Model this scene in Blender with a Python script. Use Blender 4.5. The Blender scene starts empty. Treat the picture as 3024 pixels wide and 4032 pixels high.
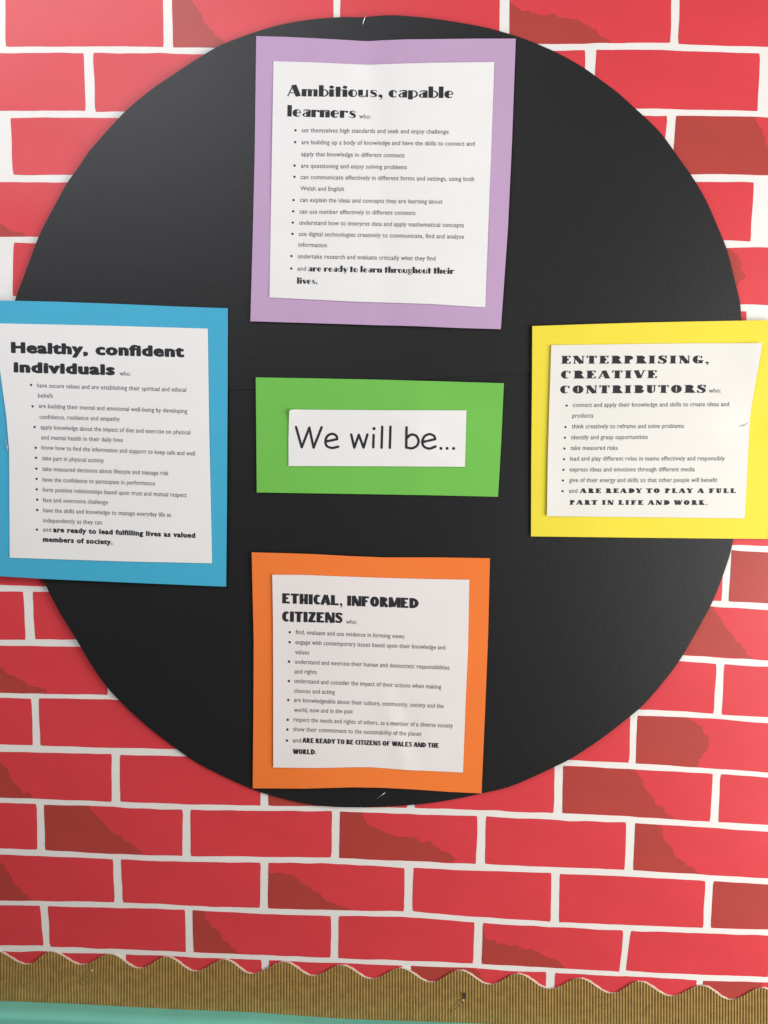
import bpy, bmesh, math, random
import numpy as np
from mathutils import Vector, Matrix
from mathutils.geometry import delaunay_2d_cdt
PI = math.pi
S = bpy.context.scene
C = S.collection

# ------------------------------------------------------------------ camera
BR = 0.14                                     # one brick pitch of the printed paper, metres
RT = np.array([[0.99882557, -0.01122773, 0.04713189], [0.01797373, 0.98923206, -0.14524766], [-0.04499358, 0.14592422, 0.98827208]])
CC = np.array([2.57163336, 2.3200618, -5.55551212])
FPX, OX, OZ = 3478.3, -2.45 * BR, 1.45 + 2.4 * BR
def wv(a): return Vector((a[0], a[2], -a[1]))
CAM = Vector((CC[0] * BR + OX, CC[2] * BR, -CC[1] * BR + OZ))
AXR, AXD, AXF = wv(RT[0]), wv(RT[1]), wv(RT[2])
cd = bpy.data.cameras.new('camera'); cam = bpy.data.objects.new('camera', cd); C.objects.link(cam)
cam.matrix_world = Matrix(((AXR.x, -AXD.x, -AXF.x, CAM.x), (AXR.y, -AXD.y, -AXF.y, CAM.y), (AXR.z, -AXD.z, -AXF.z, CAM.z), (0, 0, 0, 1)))
cd.sensor_fit = 'HORIZONTAL'; cd.sensor_width = 24; cd.lens = 24 * FPX / 3024; cd.clip_start = 0.01; cd.clip_end = 50
S.camera = cam
S.view_settings.view_transform = 'Standard'; S.view_settings.look = 'None'; S.view_settings.exposure = 0; S.view_settings.gamma = 1

def at(x, y, h=0.0):
    """the point where the photograph's pixel (3024 x 4032) meets the plane h metres in front of the wall"""
    d = AXR * ((x - 1512) / FPX) + AXD * ((y - 2016) / FPX) + AXF
    s = (-h - CAM.y) / d.y
    return CAM + d * s
def at_np(P, h):
    P = np.asarray(P, float); h = np.asarray(h, float)
    R, D, F, O = (np.array(v) for v in (AXR, AXD, AXF, CAM))
    d = R[None] * ((P[:, 0:1] - 1512) / FPX) + D[None] * ((P[:, 1:2] - 2016) / FPX) + F[None]
    s = (-h - O[1]) / d[:, 1]
    return O[None] + d * s[:, None]

# ------------------------------------------------------------------ light: an indoor corridor, a window to the right, a bright opening high on the left
w = bpy.data.worlds.new('World'); S.world = w; w.use_nodes = True
bg = w.node_tree.nodes['Background']; bg.inputs[0].default_value = (1.0, 0.84, 0.6, 1); bg.inputs[1].default_value = 0.085
def area(name, loc, target, sx, sy, power, col):
    l = bpy.data.lights.new(name, 'AREA'); l.shape = 'RECTANGLE'; l.size = sx; l.size_y = sy; l.energy = power; l.color = col
    o = bpy.data.objects.new(name, l); C.objects.link(o); o.location = loc
    o.rotation_euler = (Vector(target) - Vector(loc)).to_track_quat('-Z', 'Y').to_euler(); return o
area('window_light', (1.2, -0.68, 1.2), (0.14, 0, 1.32), 0.9, 1.15, 28.5, (1.0, 0.985, 0.965))
area('ceiling_light', (-0.68, -0.75, 2.15), (-0.2, 0, 1.6), 1.05, 0.6, 10.8, (0.94, 0.955, 1.03))

# ------------------------------------------------------------------ materials
def mat(name, col, rough=0.6, spec=0.4, noise=0.04, nscale=60, bump=0.0, bscale=900, metal=0.0, coat=0.0):
    m = bpy.data.materials.new(name); m.use_nodes = True; nt = m.node_tree; n = nt.nodes; b = n['Principled BSDF']
    tc = n.new('ShaderNodeTexCoord')
    no = n.new('ShaderNodeTexNoise'); no.inputs['Scale'].default_value = nscale; no.inputs['Detail'].default_value = 6
    nt.links.new(tc.outputs['Object'], no.inputs['Vector'])
    ra = n.new('ShaderNodeMapRange'); ra.inputs['To Min'].default_value = 1 - noise; ra.inputs['To Max'].default_value = 1 + noise
    ra.inputs['From Min'].default_value = 0.3; ra.inputs['From Max'].default_value = 0.7
    nt.links.new(no.outputs['Fac'], ra.inputs['Value'])
    vm = n.new('ShaderNodeVectorMath'); vm.operation = 'SCALE'; vm.inputs[0].default_value = col
    nt.links.new(ra.outputs[0], vm.inputs['Scale']); nt.links.new(vm.outputs[0], b.inputs['Base Color'])
    b.inputs['Roughness'].default_value = rough; b.inputs['Specular IOR Level'].default_value = spec; b.inputs['Metallic'].default_value = metal
    if coat: b.inputs['Coat Weight'].default_value = coat; b.inputs['Coat Roughness'].default_value = 0.3
    if bump:
        n2 = n.new('ShaderNodeTexNoise'); n2.inputs['Scale'].default_value = bscale; n2.inputs['Detail'].default_value = 4
        nt.links.new(tc.outputs['Object'], n2.inputs['Vector'])
        bp = n.new('ShaderNodeBump'); bp.inputs['Strength'].default_value = bump; bp.inputs['Distance'].default_value = 0.0006
        nt.links.new(n2.outputs['Fac'], bp.inputs['Height']); nt.links.new(bp.outputs[0], b.inputs['Normal'])
    return m
M = dict(
    mortar=mat('mortar_print', (0.80, 0.78, 0.74), 0.44, 0.5, 0.02, 30, 0.15),
    red=mat('red_print', (0.66, 0.050, 0.062), 0.42, 0.45, 0.05, 22, 0.15),
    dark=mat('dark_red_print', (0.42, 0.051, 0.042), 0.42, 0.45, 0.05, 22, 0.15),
    disc=mat('black_sugar_paper', (0.0095, 0.0102, 0.0112), 0.45, 0.46, 0.06, 14, 0.25, 1500),
    purple=mat('lilac_card', (0.50, 0.33, 0.52), 0.65, 0.3, 0.02, 18, 0.15),
    blue=mat('sky_blue_card', (0.055, 0.40, 0.60), 0.6, 0.35, 0.02, 18, 0.15),
    yellow=mat('yellow_card', (0.80, 0.67, 0.045), 0.6, 0.35, 0.015, 18, 0.12),
    green=mat('green_card', (0.16, 0.50, 0.078), 0.65, 0.3, 0.02, 18, 0.15),
    orange=mat('orange_card', (0.87, 0.20, 0.034), 0.6, 0.35, 0.02, 18, 0.15),
    white_warm_cast=mat('white_paper_warm_cast', (0.79, 0.742, 0.72), 0.7, 0.3, 0.02, 12, 0.12), white_cream=mat('white_paper_cream', (0.75, 0.735, 0.69), 0.7, 0.3, 0.02, 12, 0.12),  # warm: tint of reflected light put into the colour; cream: dimmed against overexposure
    white=mat('white_copier_paper', (0.80, 0.79, 0.77), 0.7, 0.3, 0.012, 25, 0.12),
    ink=mat('black_ink', (0.022, 0.022, 0.028), 0.6, 0.3, 0.1, 300),
    grey_ink=mat('thin_toner_ink', (0.115, 0.115, 0.12), 0.7, 0.2, 0.1, 300),
    gold=mat('gold_corrugated_card', (0.39, 0.245, 0.075), 0.4, 0.5, 0.16, 120, 0.3, 700, 0.25),
    cream=mat('cream_card_core', (0.72, 0.62, 0.5), 0.8, 0.2, 0.1, 200),
    teal=mat('turquoise_paint', (0.17, 0.53, 0.41), 0.65, 0.3, 0.05, 20, 0.15),
    steel=mat('staple_wire', (0.72, 0.70, 0.66), 0.3, 0.5, 0.05, 100, metal=0.9),
    brass=mat('brass_staple_wire', (0.9, 0.72, 0.4), 0.2, 0.5, 0.05, 100, metal=1.0),
    hole=mat('torn_hole_card', (0.05, 0.045, 0.03), 0.9, 0.1),
    board=mat('board_felt', (0.55, 0.52, 0.47), 0.9, 0.2, 0.1, 80, 0.3))

# ------------------------------------------------------------------ object helpers
def link(o, parent=None):
    C.objects.link(o)
    if parent is not None:
        o.parent = parent; o.matrix_parent_inverse = Matrix.Translation(-parent.location)
    return o
def thing(name, loc, label, cat, group=None):
    o = bpy.data.objects.new(name, None); C.objects.link(o); o.location = loc; o.empty_display_size = 0.02
    o['label'] = label; o['category'] = cat
    if group: o['group'] = group
    return o
def from_data(name, V, F, m, parent=None, smooth=True, origin=None):
    V = np.asarray(V, float); org = V.mean(0) if origin is None else np.array(origin)
    me = bpy.data.meshes.new(name); me.from_pydata((V - org).tolist(), [], F); me.materials.append(m)
    if smooth: me.polygons.foreach_set('use_smooth', [True] * len(me.polygons))
    me.update()
    o = bpy.data.objects.new(name, me); o.location = org
    return link(o, parent)
def densify(P, step, closed=True):
    out = []; n = len(P)
    for i in range(n if closed else n - 1):
        a, b = np.array(P[i], float), np.array(P[(i + 1) % n], float); k = max(1, int(round(np.linalg.norm(b - a) / step)))
        for j in range(k): out.append(tuple(a + (b - a) * j / k))
    if not closed: out.append(tuple(P[-1]))
    return out
def inside(P, X):
    P = np.asarray(P); X = np.asarray(X); c = np.zeros(len(X), bool); n = len(P)
    for i in range(n):
        x0, y0 = P[i]; x1, y1 = P[(i + 1) % n]
        if y0 == y1: continue
        t = (y0 > X[:, 1]) != (y1 > X[:, 1]); xx = (x1 - x0) * (X[:, 1] - y0) / (y1 - y0) + x0
        c ^= t & (X[:, 0] < xx)
    return c
def sheet(name, outline, hf, m, parent=None, grid=60, thick=0.0002):
    """a piece of paper cut along a pixel outline, following the relief hf(P)->metres, with a cut edge of its own"""
    P = np.asarray(outline, float)
    xs = np.arange(P[:, 0].min() + grid / 2, P[:, 0].max(), grid); ys = np.arange(P[:, 1].min() + grid / 2, P[:, 1].max(), grid)
    G = np.array([(x + (grid / 2 if j % 2 else 0), y) for j, y in enumerate(ys) for x in xs]).reshape(-1, 2)
    if len(G):
        G = G[inside(P, G)]
    if len(G):
        d = np.min(np.hypot(G[:, None, 0] - P[None, :, 0], G[:, None, 1] - P[None, :, 1]), axis=1) if len(G) * len(P) < 4e6 else np.ones(len(G)) * 1e9
        G = G[d > grid * 0.25]
    A = [Vector(p) for p in P] + [Vector(g) for g in G]
    n = len(P)
    vs, es, fs, ov, oe, of = delaunay_2d_cdt(A, [(i, (i + 1) % n) for i in range(n)], [], 1, 1e-4)
    Q = np.array([tuple(v) for v in vs]); h = hf(Q)
    V = at_np(Q, h); F = [tuple(f) for f in fs]
    # orient towards the camera (-Y)
    out = []
    for f in F:
        a, b, c = V[f[0]], V[f[1]], V[f[2]]
        nn = np.cross(b - a, c - a)
        out.append(tuple(f) if nn[1] < 0 else tuple(reversed(f)))
    if thick:
        hb = hf(P); B1 = at_np(P, hb); B2 = B1.copy(); B2[:, 1] += thick; k = len(V)
        V = np.vstack([V, B1, B2])
        for i in range(n):
            j = (i + 1) % n; out.append((k + i, k + j, k + n + j, k + n + i))
    return from_data(name, V, out, m, parent)

# ------------------------------------------------------------------ relief of the hung papers (metres)
def W(Q):                                     # the brick paper, stapled over the board, waves a little
    x, y = Q[:, 0] / 1000, Q[:, 1] / 1000
    return 0.0030 + 0.0007 * np.sin(2.1 * x + 1.3 * y + .6) + 0.0006 * np.sin(1.1 * x - 4.1 * y + 2) + 0.0006 * np.sin(5.3 * x + 3.1 * y + 1.1) * np.sin(2.2 * y + .4) + 0.0004 * np.sin(9 * y + 2.6 * x) * np.sin(1.9 * x + 1.2) + 0.00016 * np.sin(17 * y - 5 * x + 1) * np.sin(3.1 * x + 2.2 * y)
def WD(Q):
    x, y = Q[:, 0] / 1000, Q[:, 1] / 1000
    return 0.0058 + 0.0005 * np.sin(1.7 * x + .8) * np.sin(1.9 * y + 2) + 0.0004 * np.sin(3.1 * x - 2.2 * y)

# ------------------------------------------------------------------ board and brick paper
bw_, bd = at(1512, 2016), 0.03
V = [(x, y, z) for z in (0.3, 2.35) for y in (0.0, 0.03) for x in (-1.2, 1.2)]
F = [(0, 1, 5, 4), (2, 6, 7, 3), (0, 2, 3, 1), (4, 5, 7, 6), (0, 4, 6, 2), (1, 3, 7, 5)]
bo = from_data('wall', V, F, M['board'], smooth=False); bo['kind'] = 'structure'

LN = {  # the printed mortar lines: x, upper edge, lower edge
 1: [(0,182,209),(640,183,209),(680,186,211),(850,188,213),(1500,184,210),(2130,173,200),(2300,172,198),(2350,169,195),(2640,168,199),(2675,175,200),(3024,185,213)],
 2: [(0,437,463),(330,435,463),(375,439,464),(480,440,465),(1500,436,462),(2510,427,456),(2620,428,457),(2665,429,455),(2980,437,459),(3024,442,463)],
 3: [(0,688,716),(90,688,718),(290,688,717),(1500,688,716),(2720,688,717),(2850,685,716),(3024,690,718)],
 4: [(0,932,956),(150,933,957),(1500,944,968),(2850,948,975),(3024,949,974)],
 5: [(0,1165,1188),(1500,1186,1210),(2915,1200,1225),(3024,1201,1225)],
 6: [(0,1395,1419),(1500,1420,1444),(3024,1441,1465)],
 7: [(0,1625,1648),(1500,1654,1678),(3024,1682,1706)],
 8: [(0,1853,1877),(1500,1888,1912),(3024,1917,1942)],
 9: [(0,2080,2104),(1500,2110,2134),(2880,2145,2166),(3024,2151,2176)],
 10: [(0,2304,2328),(180,2308,2330),(1500,2330,2354),(2800,2365,2387),(3024,2376,2402)],
 11: [(0,2519,2543),(300,2518,2545),(1500,2545,2569),(2690,2580,2605),(3024,2600,2626)],
 12: [(0,2729,2748),(150,2731,2750),(420,2736,2753),(470,2740,2757),(1500,2762,2785),(2510,2793,2817),(2700,2801,2824),(2805,2811,2830),(3024,2826,2848)],
 13: [(0,2931,2959),(130,2934,2962),(450,2945,2971),(700,2950,2977),(1500,2968,2992),(2240,2994,3017),(2470,3003,3027),(2505,3006,3030),(2800,3026,3047),(3024,3041,3061)],
 14: [(0,3142,3161),(150,3145,3167),(440,3157,3176),(480,3158,3180),(720,3166,3189),(1000,3172,3192),(1300,3175,3194),(1640,3181,3207),(1880,3190,3213),(2000,3194,3219),(2200,3202,3229),(2465,3213,3240),(2500,3216,3241),(2800,3236,3260),(3024,3248,3275)],
 15: [(0,3340,3365),(150,3346,3371),(440,3362,3383),(720,3371,3394),(1000,3373,3396),(1300,3377,3400),(1340,3379,3403),(1590,3390,3416),(1870,3401,3428),(2000,3407,3433),(2170,3413,3438),(2460,3425,3451),(2500,3428,3453),(2775,3444,3468),(3024,3460,3482)],
 16: [(0,3545,3563),(150,3547,3567),(450,3553,3576),(600,3557,3578),(730,3565,3583),(1000,3575,3598),(1300,3584,3608),(1590,3587,3610),(1630,3591,3614),(1870,3611,3632),(2000,3618,3642),(2200,3631,3652),(2450,3642,3664),(2770,3653,3675),(3024,3661,3685)],
 17: [(0,3724,3746),(170,3723,3746),(200,3729,3750),(480,3737,3757),(730,3748,3769),(1000,3759,3779),(1300,3772,3792),(1590,3782,3803),(1860,3794,3812),(2000,3802,3822),(2185,3812,3831),(2440,3826,3845),(2465,3822,3844),(2600,3831,3852),(2770,3838,3862),(3024,3848,3868)]}
VT = {  # upright mortar strokes of each row: left/right at the top, left/right at the bottom
 0: [(-14,21,-12,23),(641,677,644,681),(1313,1340,1311,1338),(1969,2009,1966,2004),(2646,2679,2640,2671)],
 1: [(330,367,337,375),(990,1026,992,1027),(1650,1686,1648,1684),(2305,2347,2297,2337),(2992,3020,2984,3012)],
 2: [(3,40,13,52),(660,696,664,700),(1310,1346,1310,1346),(1985,2020,1980,2016),(2627,2662,2612,2645)],
 3: [(360,394,364,398),(1000,1036,1000,1036),(1650,1686,1650,1686),(2300,2336,2294,2330),(2969,3003,2956,2990)],
 4: [(24,54,18,49),(680,714,680,714),(1330,1364,1330,1364),(1970,2004,1966,2000),(2625,2659,2620,2654)],
 5: [(370,404,374,408),(1010,1044,1010,1044),(1650,1684,1650,1684),(2290,2324,2286,2320),(2940,2975,2932,2966)],
 9: [(420,454,424,458),(1030,1064,1030,1064),(1640,1674,1640,1674),(2250,2284,2244,2278),(2852,2881,2842,2869)],
 10: [(92,128,101,138),(700,734,702,736),(1310,1344,1310,1344),(1915,1950,1912,1946),(2530,2564,2524,2558)],
 11: [(423,456,425,458),(1030,1064,1032,1066),(1640,1674,1640,1674),(2230,2264,2224,2258),(2821,2852,2810,2841)],
 12: [(123,152,130,158),(726,758,728,760),(1320,1352,1320,1352),(1910,1942,1906,1938),(2483,2511,2476,2503)],
 13: [(440,472,440,473),(1026,1057,1027,1057),(1607,1635,1604,1632),(2185,2217,2180,2214),(2808,2838,2796,2828)],
 14: [(143,173,147,178),(719,750,720,751),(1308,1338,1304,1335),(1880,1914,1875,1909),(2466,2501,2460,2493)],
 15: [(445,475,451,484),(1026,1056,1024,1055),(1594,1628,1591,1625),(2172,2204,2168,2201),(2778,2810,2769,2799)],
 16: [(158,188,172,198),(729,758,733,762),(1304,1334,1302,1331),(1869,1902,1863,1896),(2454,2484,2440,2464)],
 17: [(463,495,464,496),(1030,1058,1031,1059),(1586,1618,1585,1617),(2152,2185,2148,2181),(2745,2768,2738,2762)]}
def ext(k):   # extrapolate a line beyond the frame with its end slopes
    L = LN[k]; x0, a0, b0 = L[0]; x1, a1, b1 = L[-1]
    sl = (L[-1][1] - L[0][1]) / 3024
    return [(x0 - 900, a0 - 900 * sl * .5, b0 - 900 * sl * .5)] + L + [(x1 + 900, a1 + 900 * sl, b1 + 900 * sl)]
LX = {k: np.array(ext(k), float) for k in LN}
def line(k, x, which):
    if k == 0: return line(1, x, which) - 256 + 0.0 * x
    if k == -1: return line(1, x, which) - 512
    if k >= 18: return line(17, x, which) + 195 * (k - 17)
    A = LX[k]; return np.interp(x, A[:, 0], A[:, which])
rng = random.Random(5)
def wob(n, amp):
    v = np.array([rng.gauss(0, 1) for _ in range(n + 4)]); v = (v[:-4] + 2 * v[1:-3] + 3 * v[2:-2] + 2 * v[3:-1] + v[4:]) / 4.4
    return v * amp
DISC = [(1000,128),(874,175),(790,223),(693,286),(603,347),(542,395),(494,437),(440,494),(386,555),(350,597),(301,669),(262,723),(229,784),(193,850),(151,934),(121,1013),(90,1097),(59,1181),(34,1290),(15,1420),(8,1560),(8,1700),(20,1850),(46,1990),(90,2110),(130,2195),(170,2278),(193,2333),(241,2423),(301,2519),(362,2622),(422,2706),(482,2770),(573,2854),(693,2947),(784,3008),(904,3068),(1000,3110),(1060,3130),(1151,3154),(1241,3171),(1332,3178),(1434,3179),(1542,3175),(1663,3166),(1784,3148),(1898,3124),(2000,3100),(2093,3062),(2185,3019),(2259,2981),(2370,2907),(2481,2821),(2537,2772),(2605,2694),(2673,2605),(2728,2512),(2796,2389),(2833,2302),(2864,2216),(2880,2160),(2897,2060),(2912,1940),(2922,1800),(2928,1650),(2929,1500),(2926,1380),(2919,1265),(2914,1191),(2895,1111),(2864,988),(2827,895),(2784,796),(2735,710),(2679,630),(2617,543),(2568,488),(2494,420),(2432,364),(2370,318),(2296,265),(2210,216),(2123,176),(2033,142),(1920,110),(1823,91),(1720,75),(1641,66),(1550,60),(1490,62),(1444,67),(1400,68),(1350,67),(1270,72),(1185,82),(1094,100)]

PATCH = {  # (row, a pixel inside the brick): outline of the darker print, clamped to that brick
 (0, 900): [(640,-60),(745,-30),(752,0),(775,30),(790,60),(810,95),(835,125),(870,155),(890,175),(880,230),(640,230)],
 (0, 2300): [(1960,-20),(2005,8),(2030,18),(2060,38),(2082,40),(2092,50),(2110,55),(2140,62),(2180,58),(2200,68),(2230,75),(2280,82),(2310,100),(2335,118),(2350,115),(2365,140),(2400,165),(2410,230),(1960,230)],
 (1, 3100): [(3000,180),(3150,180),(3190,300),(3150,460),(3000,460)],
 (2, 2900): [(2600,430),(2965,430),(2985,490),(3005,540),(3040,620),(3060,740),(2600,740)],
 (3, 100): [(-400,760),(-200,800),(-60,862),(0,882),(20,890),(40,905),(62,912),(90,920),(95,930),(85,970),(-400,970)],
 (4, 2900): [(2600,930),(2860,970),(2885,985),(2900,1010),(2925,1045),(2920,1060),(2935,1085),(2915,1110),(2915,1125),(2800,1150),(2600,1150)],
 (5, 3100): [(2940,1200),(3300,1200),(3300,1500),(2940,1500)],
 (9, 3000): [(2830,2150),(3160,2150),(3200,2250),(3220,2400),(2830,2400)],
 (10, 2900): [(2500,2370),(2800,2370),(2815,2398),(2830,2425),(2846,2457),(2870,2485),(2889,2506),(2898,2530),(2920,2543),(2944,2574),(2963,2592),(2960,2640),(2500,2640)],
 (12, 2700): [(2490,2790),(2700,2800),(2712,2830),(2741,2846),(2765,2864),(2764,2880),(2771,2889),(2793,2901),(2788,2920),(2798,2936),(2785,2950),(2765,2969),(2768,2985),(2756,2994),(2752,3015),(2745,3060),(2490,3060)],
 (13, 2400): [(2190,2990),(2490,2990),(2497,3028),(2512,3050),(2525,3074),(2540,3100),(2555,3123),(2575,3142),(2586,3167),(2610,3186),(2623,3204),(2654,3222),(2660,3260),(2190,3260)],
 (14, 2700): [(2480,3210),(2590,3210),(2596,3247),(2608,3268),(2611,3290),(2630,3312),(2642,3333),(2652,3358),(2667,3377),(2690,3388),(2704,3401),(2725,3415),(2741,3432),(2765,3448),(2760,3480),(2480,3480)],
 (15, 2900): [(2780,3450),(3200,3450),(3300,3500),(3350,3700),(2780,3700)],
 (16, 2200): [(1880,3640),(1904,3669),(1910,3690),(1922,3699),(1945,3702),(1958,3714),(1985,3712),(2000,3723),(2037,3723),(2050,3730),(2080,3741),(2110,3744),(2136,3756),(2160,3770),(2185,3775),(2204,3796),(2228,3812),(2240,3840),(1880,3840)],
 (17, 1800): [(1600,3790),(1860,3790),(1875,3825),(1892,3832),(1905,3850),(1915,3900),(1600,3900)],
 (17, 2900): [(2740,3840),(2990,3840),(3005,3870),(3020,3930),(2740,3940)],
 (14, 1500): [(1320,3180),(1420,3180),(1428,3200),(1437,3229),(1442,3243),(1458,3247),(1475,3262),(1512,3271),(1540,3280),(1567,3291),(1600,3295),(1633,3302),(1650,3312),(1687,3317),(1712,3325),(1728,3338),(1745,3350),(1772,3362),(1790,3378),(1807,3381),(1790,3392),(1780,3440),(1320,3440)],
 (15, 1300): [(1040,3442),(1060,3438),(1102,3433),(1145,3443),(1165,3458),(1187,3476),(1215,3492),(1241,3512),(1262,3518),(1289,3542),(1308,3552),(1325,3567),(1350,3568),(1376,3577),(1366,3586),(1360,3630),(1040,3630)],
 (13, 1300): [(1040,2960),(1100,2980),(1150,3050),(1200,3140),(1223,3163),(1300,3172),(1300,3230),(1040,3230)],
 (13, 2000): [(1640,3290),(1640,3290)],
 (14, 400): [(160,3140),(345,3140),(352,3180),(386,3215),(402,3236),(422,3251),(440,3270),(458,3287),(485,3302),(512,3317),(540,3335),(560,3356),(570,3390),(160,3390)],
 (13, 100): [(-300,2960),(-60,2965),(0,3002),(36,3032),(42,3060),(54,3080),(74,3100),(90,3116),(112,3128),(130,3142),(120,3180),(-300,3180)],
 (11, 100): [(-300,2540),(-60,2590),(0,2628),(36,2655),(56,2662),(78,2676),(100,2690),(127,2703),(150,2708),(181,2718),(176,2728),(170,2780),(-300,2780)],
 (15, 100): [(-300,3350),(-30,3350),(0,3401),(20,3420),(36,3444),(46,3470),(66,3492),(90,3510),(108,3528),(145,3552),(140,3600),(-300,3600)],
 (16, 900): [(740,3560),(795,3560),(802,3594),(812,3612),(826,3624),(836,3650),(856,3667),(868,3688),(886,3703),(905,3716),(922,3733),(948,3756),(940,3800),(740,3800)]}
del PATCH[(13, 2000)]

paper_out = [(-560, -330), (3560, -330), (3560, 4180), (-560, 4180)]
bp_ = thing('brick_print_paper', at(1512, 2016, 0.002), 'display paper printed with red bricks and white mortar, covering the whole board', 'backing paper')
sheet('paper_sheet', densify(paper_out, 60), lambda Q: W(Q), M['mortar'], bp_, 55, 0.0003)
DX = np.array(DISC)
COVERS = [DX, np.array([(-75,1185),(897,1214),(890,2310),(-60,2262)]), np.array([(2096,1284),(3060,1262),(3022,2122),(2091,2112)])]
def hidden(P):
    c = np.zeros(len(P), bool)
    for K in COVERS: c |= inside(K, P)
    y = P[:, 1]; c |= y > 3900 + (P[:, 0]) * 0.03
    c |= (P[:, 0] < 0) | (P[:, 0] > 3024) | (P[:, 1] < 0) | (P[:, 1] > 4032)
    return c.all()
def brick_outline(r, a, b):
    xa = lambda y0, y1: None
    tl, tr, bl, br = a[1], b[0], a[3], b[2]
    nx, ny = 30, 10
    f = np.linspace(0, 1, nx + 1)
    xt = tl + (tr - tl) * f; xb = bl + (br - bl) * f
    yt = line(r, xt, 2) + wob(nx + 1, .8); yb = line(r + 1, xb, 1) + wob(nx + 1, .8)
    g = np.linspace(0, 1, ny + 1)[1:-1]
    rx = tr + (br - tr) * g + wob(ny - 1, .8); ry = yt[-1] + (yb[-1] - yt[-1]) * g
    lx = tl + (bl - tl) * g + wob(ny - 1, .8); ly = yt[0] + (yb[0] - yt[0]) * g
    # slightly rounded corners
    q = 5
    top = [(x, y) for x, y in zip(xt, yt)]; top[0] = (xt[0] + q * .3, yt[0] + q * .3); top[-1] = (xt[-1] - q * .3, yt[-1] + q * .3)
    top.insert(1, (xt[0] + q, yt[0])); top.insert(-1, (xt[-1] - q, yt[-1]))
    bot = [(x, y) for x, y in zip(xb, yb)]; bot[0] = (xb[0] + q * .3, yb[0] - q * .3); bot[-1] = (xb[-1] - q * .3, yb[-1] - q * .3)
    bot.insert(1, (xb[0] + q, yb[0])); bot.insert(-1, (xb[-1] - q, yb[-1]))
    return top + list(zip(rx, ry)) + bot[::-1] + list(zip(lx, ly))[::-1]
def clampto(P, r, a, b):
    out = []
    for x, y in P:
        for _ in range(2):
            t0 = line(r, np.array(x), 2) + 1.2; t1 = line(r + 1, np.array(x), 1) - 1.2
            y = min(max(y, t0), t1); g = (y - t0) / max(1, t1 - t0)
            x = min(max(x, a[1] + (a[3] - a[1]) * g + 1.2), b[0] + (b[2] - b[0]) * g - 1.2)
        if not out or math.hypot(out[-1][0] - x, out[-1][1] - y) > 1.0: out.append((float(x), float(y)))
    while math.hypot(out[-1][0] - out[0][0], out[-1][1] - out[0][1]) < 1.0: out.pop()
    return out
def rough(P, amp):
    Q = densify(P, 7); out = []
    w1 = wob(len(Q), 1.0)
    for i, (x, y) in enumerate(Q):
        k = amp * (w1[i] + rng.uniform(-.9, .9)); x0, y0 = Q[i - 1]; x1, y1 = Q[(i + 1) % len(Q)]
        tx, ty = x1 - x0, y1 - y0; l = math.hypot(tx, ty) + 1e-6
        out.append((x - ty / l * k, y + tx / l * k))
    return out
far = []
for r in range(-1, 19):
    vs = list(VT.get(r, []))
    if not vs:
        src = {6: 4, 7: 5, 8: 10, -1: 1, 18: 16}[r]; vs = list(VT[src])
    p0 = vs[1][0] - vs[0][0]; p1 = vs[-1][0] - vs[-2][0]
    vs = [tuple(v - p0 for v in vs[0])] + vs + [tuple(v + p1 for v in vs[-1])]
    while vs[0][0] > -500: vs = [tuple(v - p0 for v in vs[0])] + vs
    while vs[-1][0] < 3250: vs = vs + [tuple(v + p1 for v in vs[-1])]
    for a, b in zip(vs[:-1], vs[1:]):
        a_, b_ = a, b
        if b_[0] > 3540 or a_[1] < -540:
            continue
        O = brick_outline(r, a_, b_)
        DP = np.array(densify(O, 12))
        if hidden(DP):
            cx = DP[:, 0].mean(); cy = DP[:, 1].mean()
            if inside(DX, DP).all() or 1300 < cy < 2100 and -200 < cx < 3200: continue
            far.append(O); continue
        o = sheet('printed_brick', O, lambda Q: W(Q) + 0.00015, M['red'], bp_, 45, 0.0001)
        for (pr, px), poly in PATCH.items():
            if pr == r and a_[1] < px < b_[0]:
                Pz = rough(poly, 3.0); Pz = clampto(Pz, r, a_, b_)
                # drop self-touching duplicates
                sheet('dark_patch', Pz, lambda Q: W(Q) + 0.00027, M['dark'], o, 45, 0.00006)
# bricks of the same print outside the photograph's frame, one part
FV, FF = [], []
for O in far:
    Q = np.array(O); V_ = at_np(Q, W(Q) + 0.00015); k = len(FV)
    FV += V_.tolist(); FF.append(tuple(range(k + len(O) - 1, k - 1, -1)))
if FV:
    fo = from_data('outer_bricks', FV, FF, M['red'], bp_, smooth=False); fo['kind'] = 'stuff'

# ------------------------------------------------------------------ black disc: two sheets that overlap along a faint seam
dt = thing('paper_disc', at(1480, 1620, 0.006), 'very large black paper disc in the middle of the brick paper, behind all five cards', 'paper disc')
def cut(P, keep_up):
    D = densify(P, 16); out = []
    seam = lambda x: 1590 - 0.058 * x if keep_up else 1560 - 0.058 * x
    for i in range(len(D)):
        a, b = D[i], D[(i + 1) % len(D)]
        ia = (a[1] < seam(a[0])) == keep_up; ib = (b[1] < seam(b[0])) == keep_up
        if ia: out.append(a)
        if ia != ib:
            ta = a[1] - seam(a[0]); tb = b[1] - seam(b[0]); t = ta / (ta - tb)
            out.append((a[0] + (b[0] - a[0]) * t, a[1] + (b[1] - a[1]) * t))
    return densify(out, 24)
def smooth_closed(P):
    P = np.array(P, float); n = len(P); out = []
    for i in range(n):
        a, b, c, d = P[i - 1], P[i], P[(i + 1) % n], P[(i + 2) % n]
        for t in (0, .33, .66):
            out.append(tuple(0.5 * ((2 * b) + (-a + c) * t + (2 * a - 5 * b + 4 * c - d) * t * t + (-a + 3 * b - 3 * c + d) * t ** 3)))
    return out
SD = smooth_closed(DISC)
sheet('lower_sheet', cut(SD, False), lambda Q: WD(Q), M['disc'], dt, 70, 0.0004)
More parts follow.
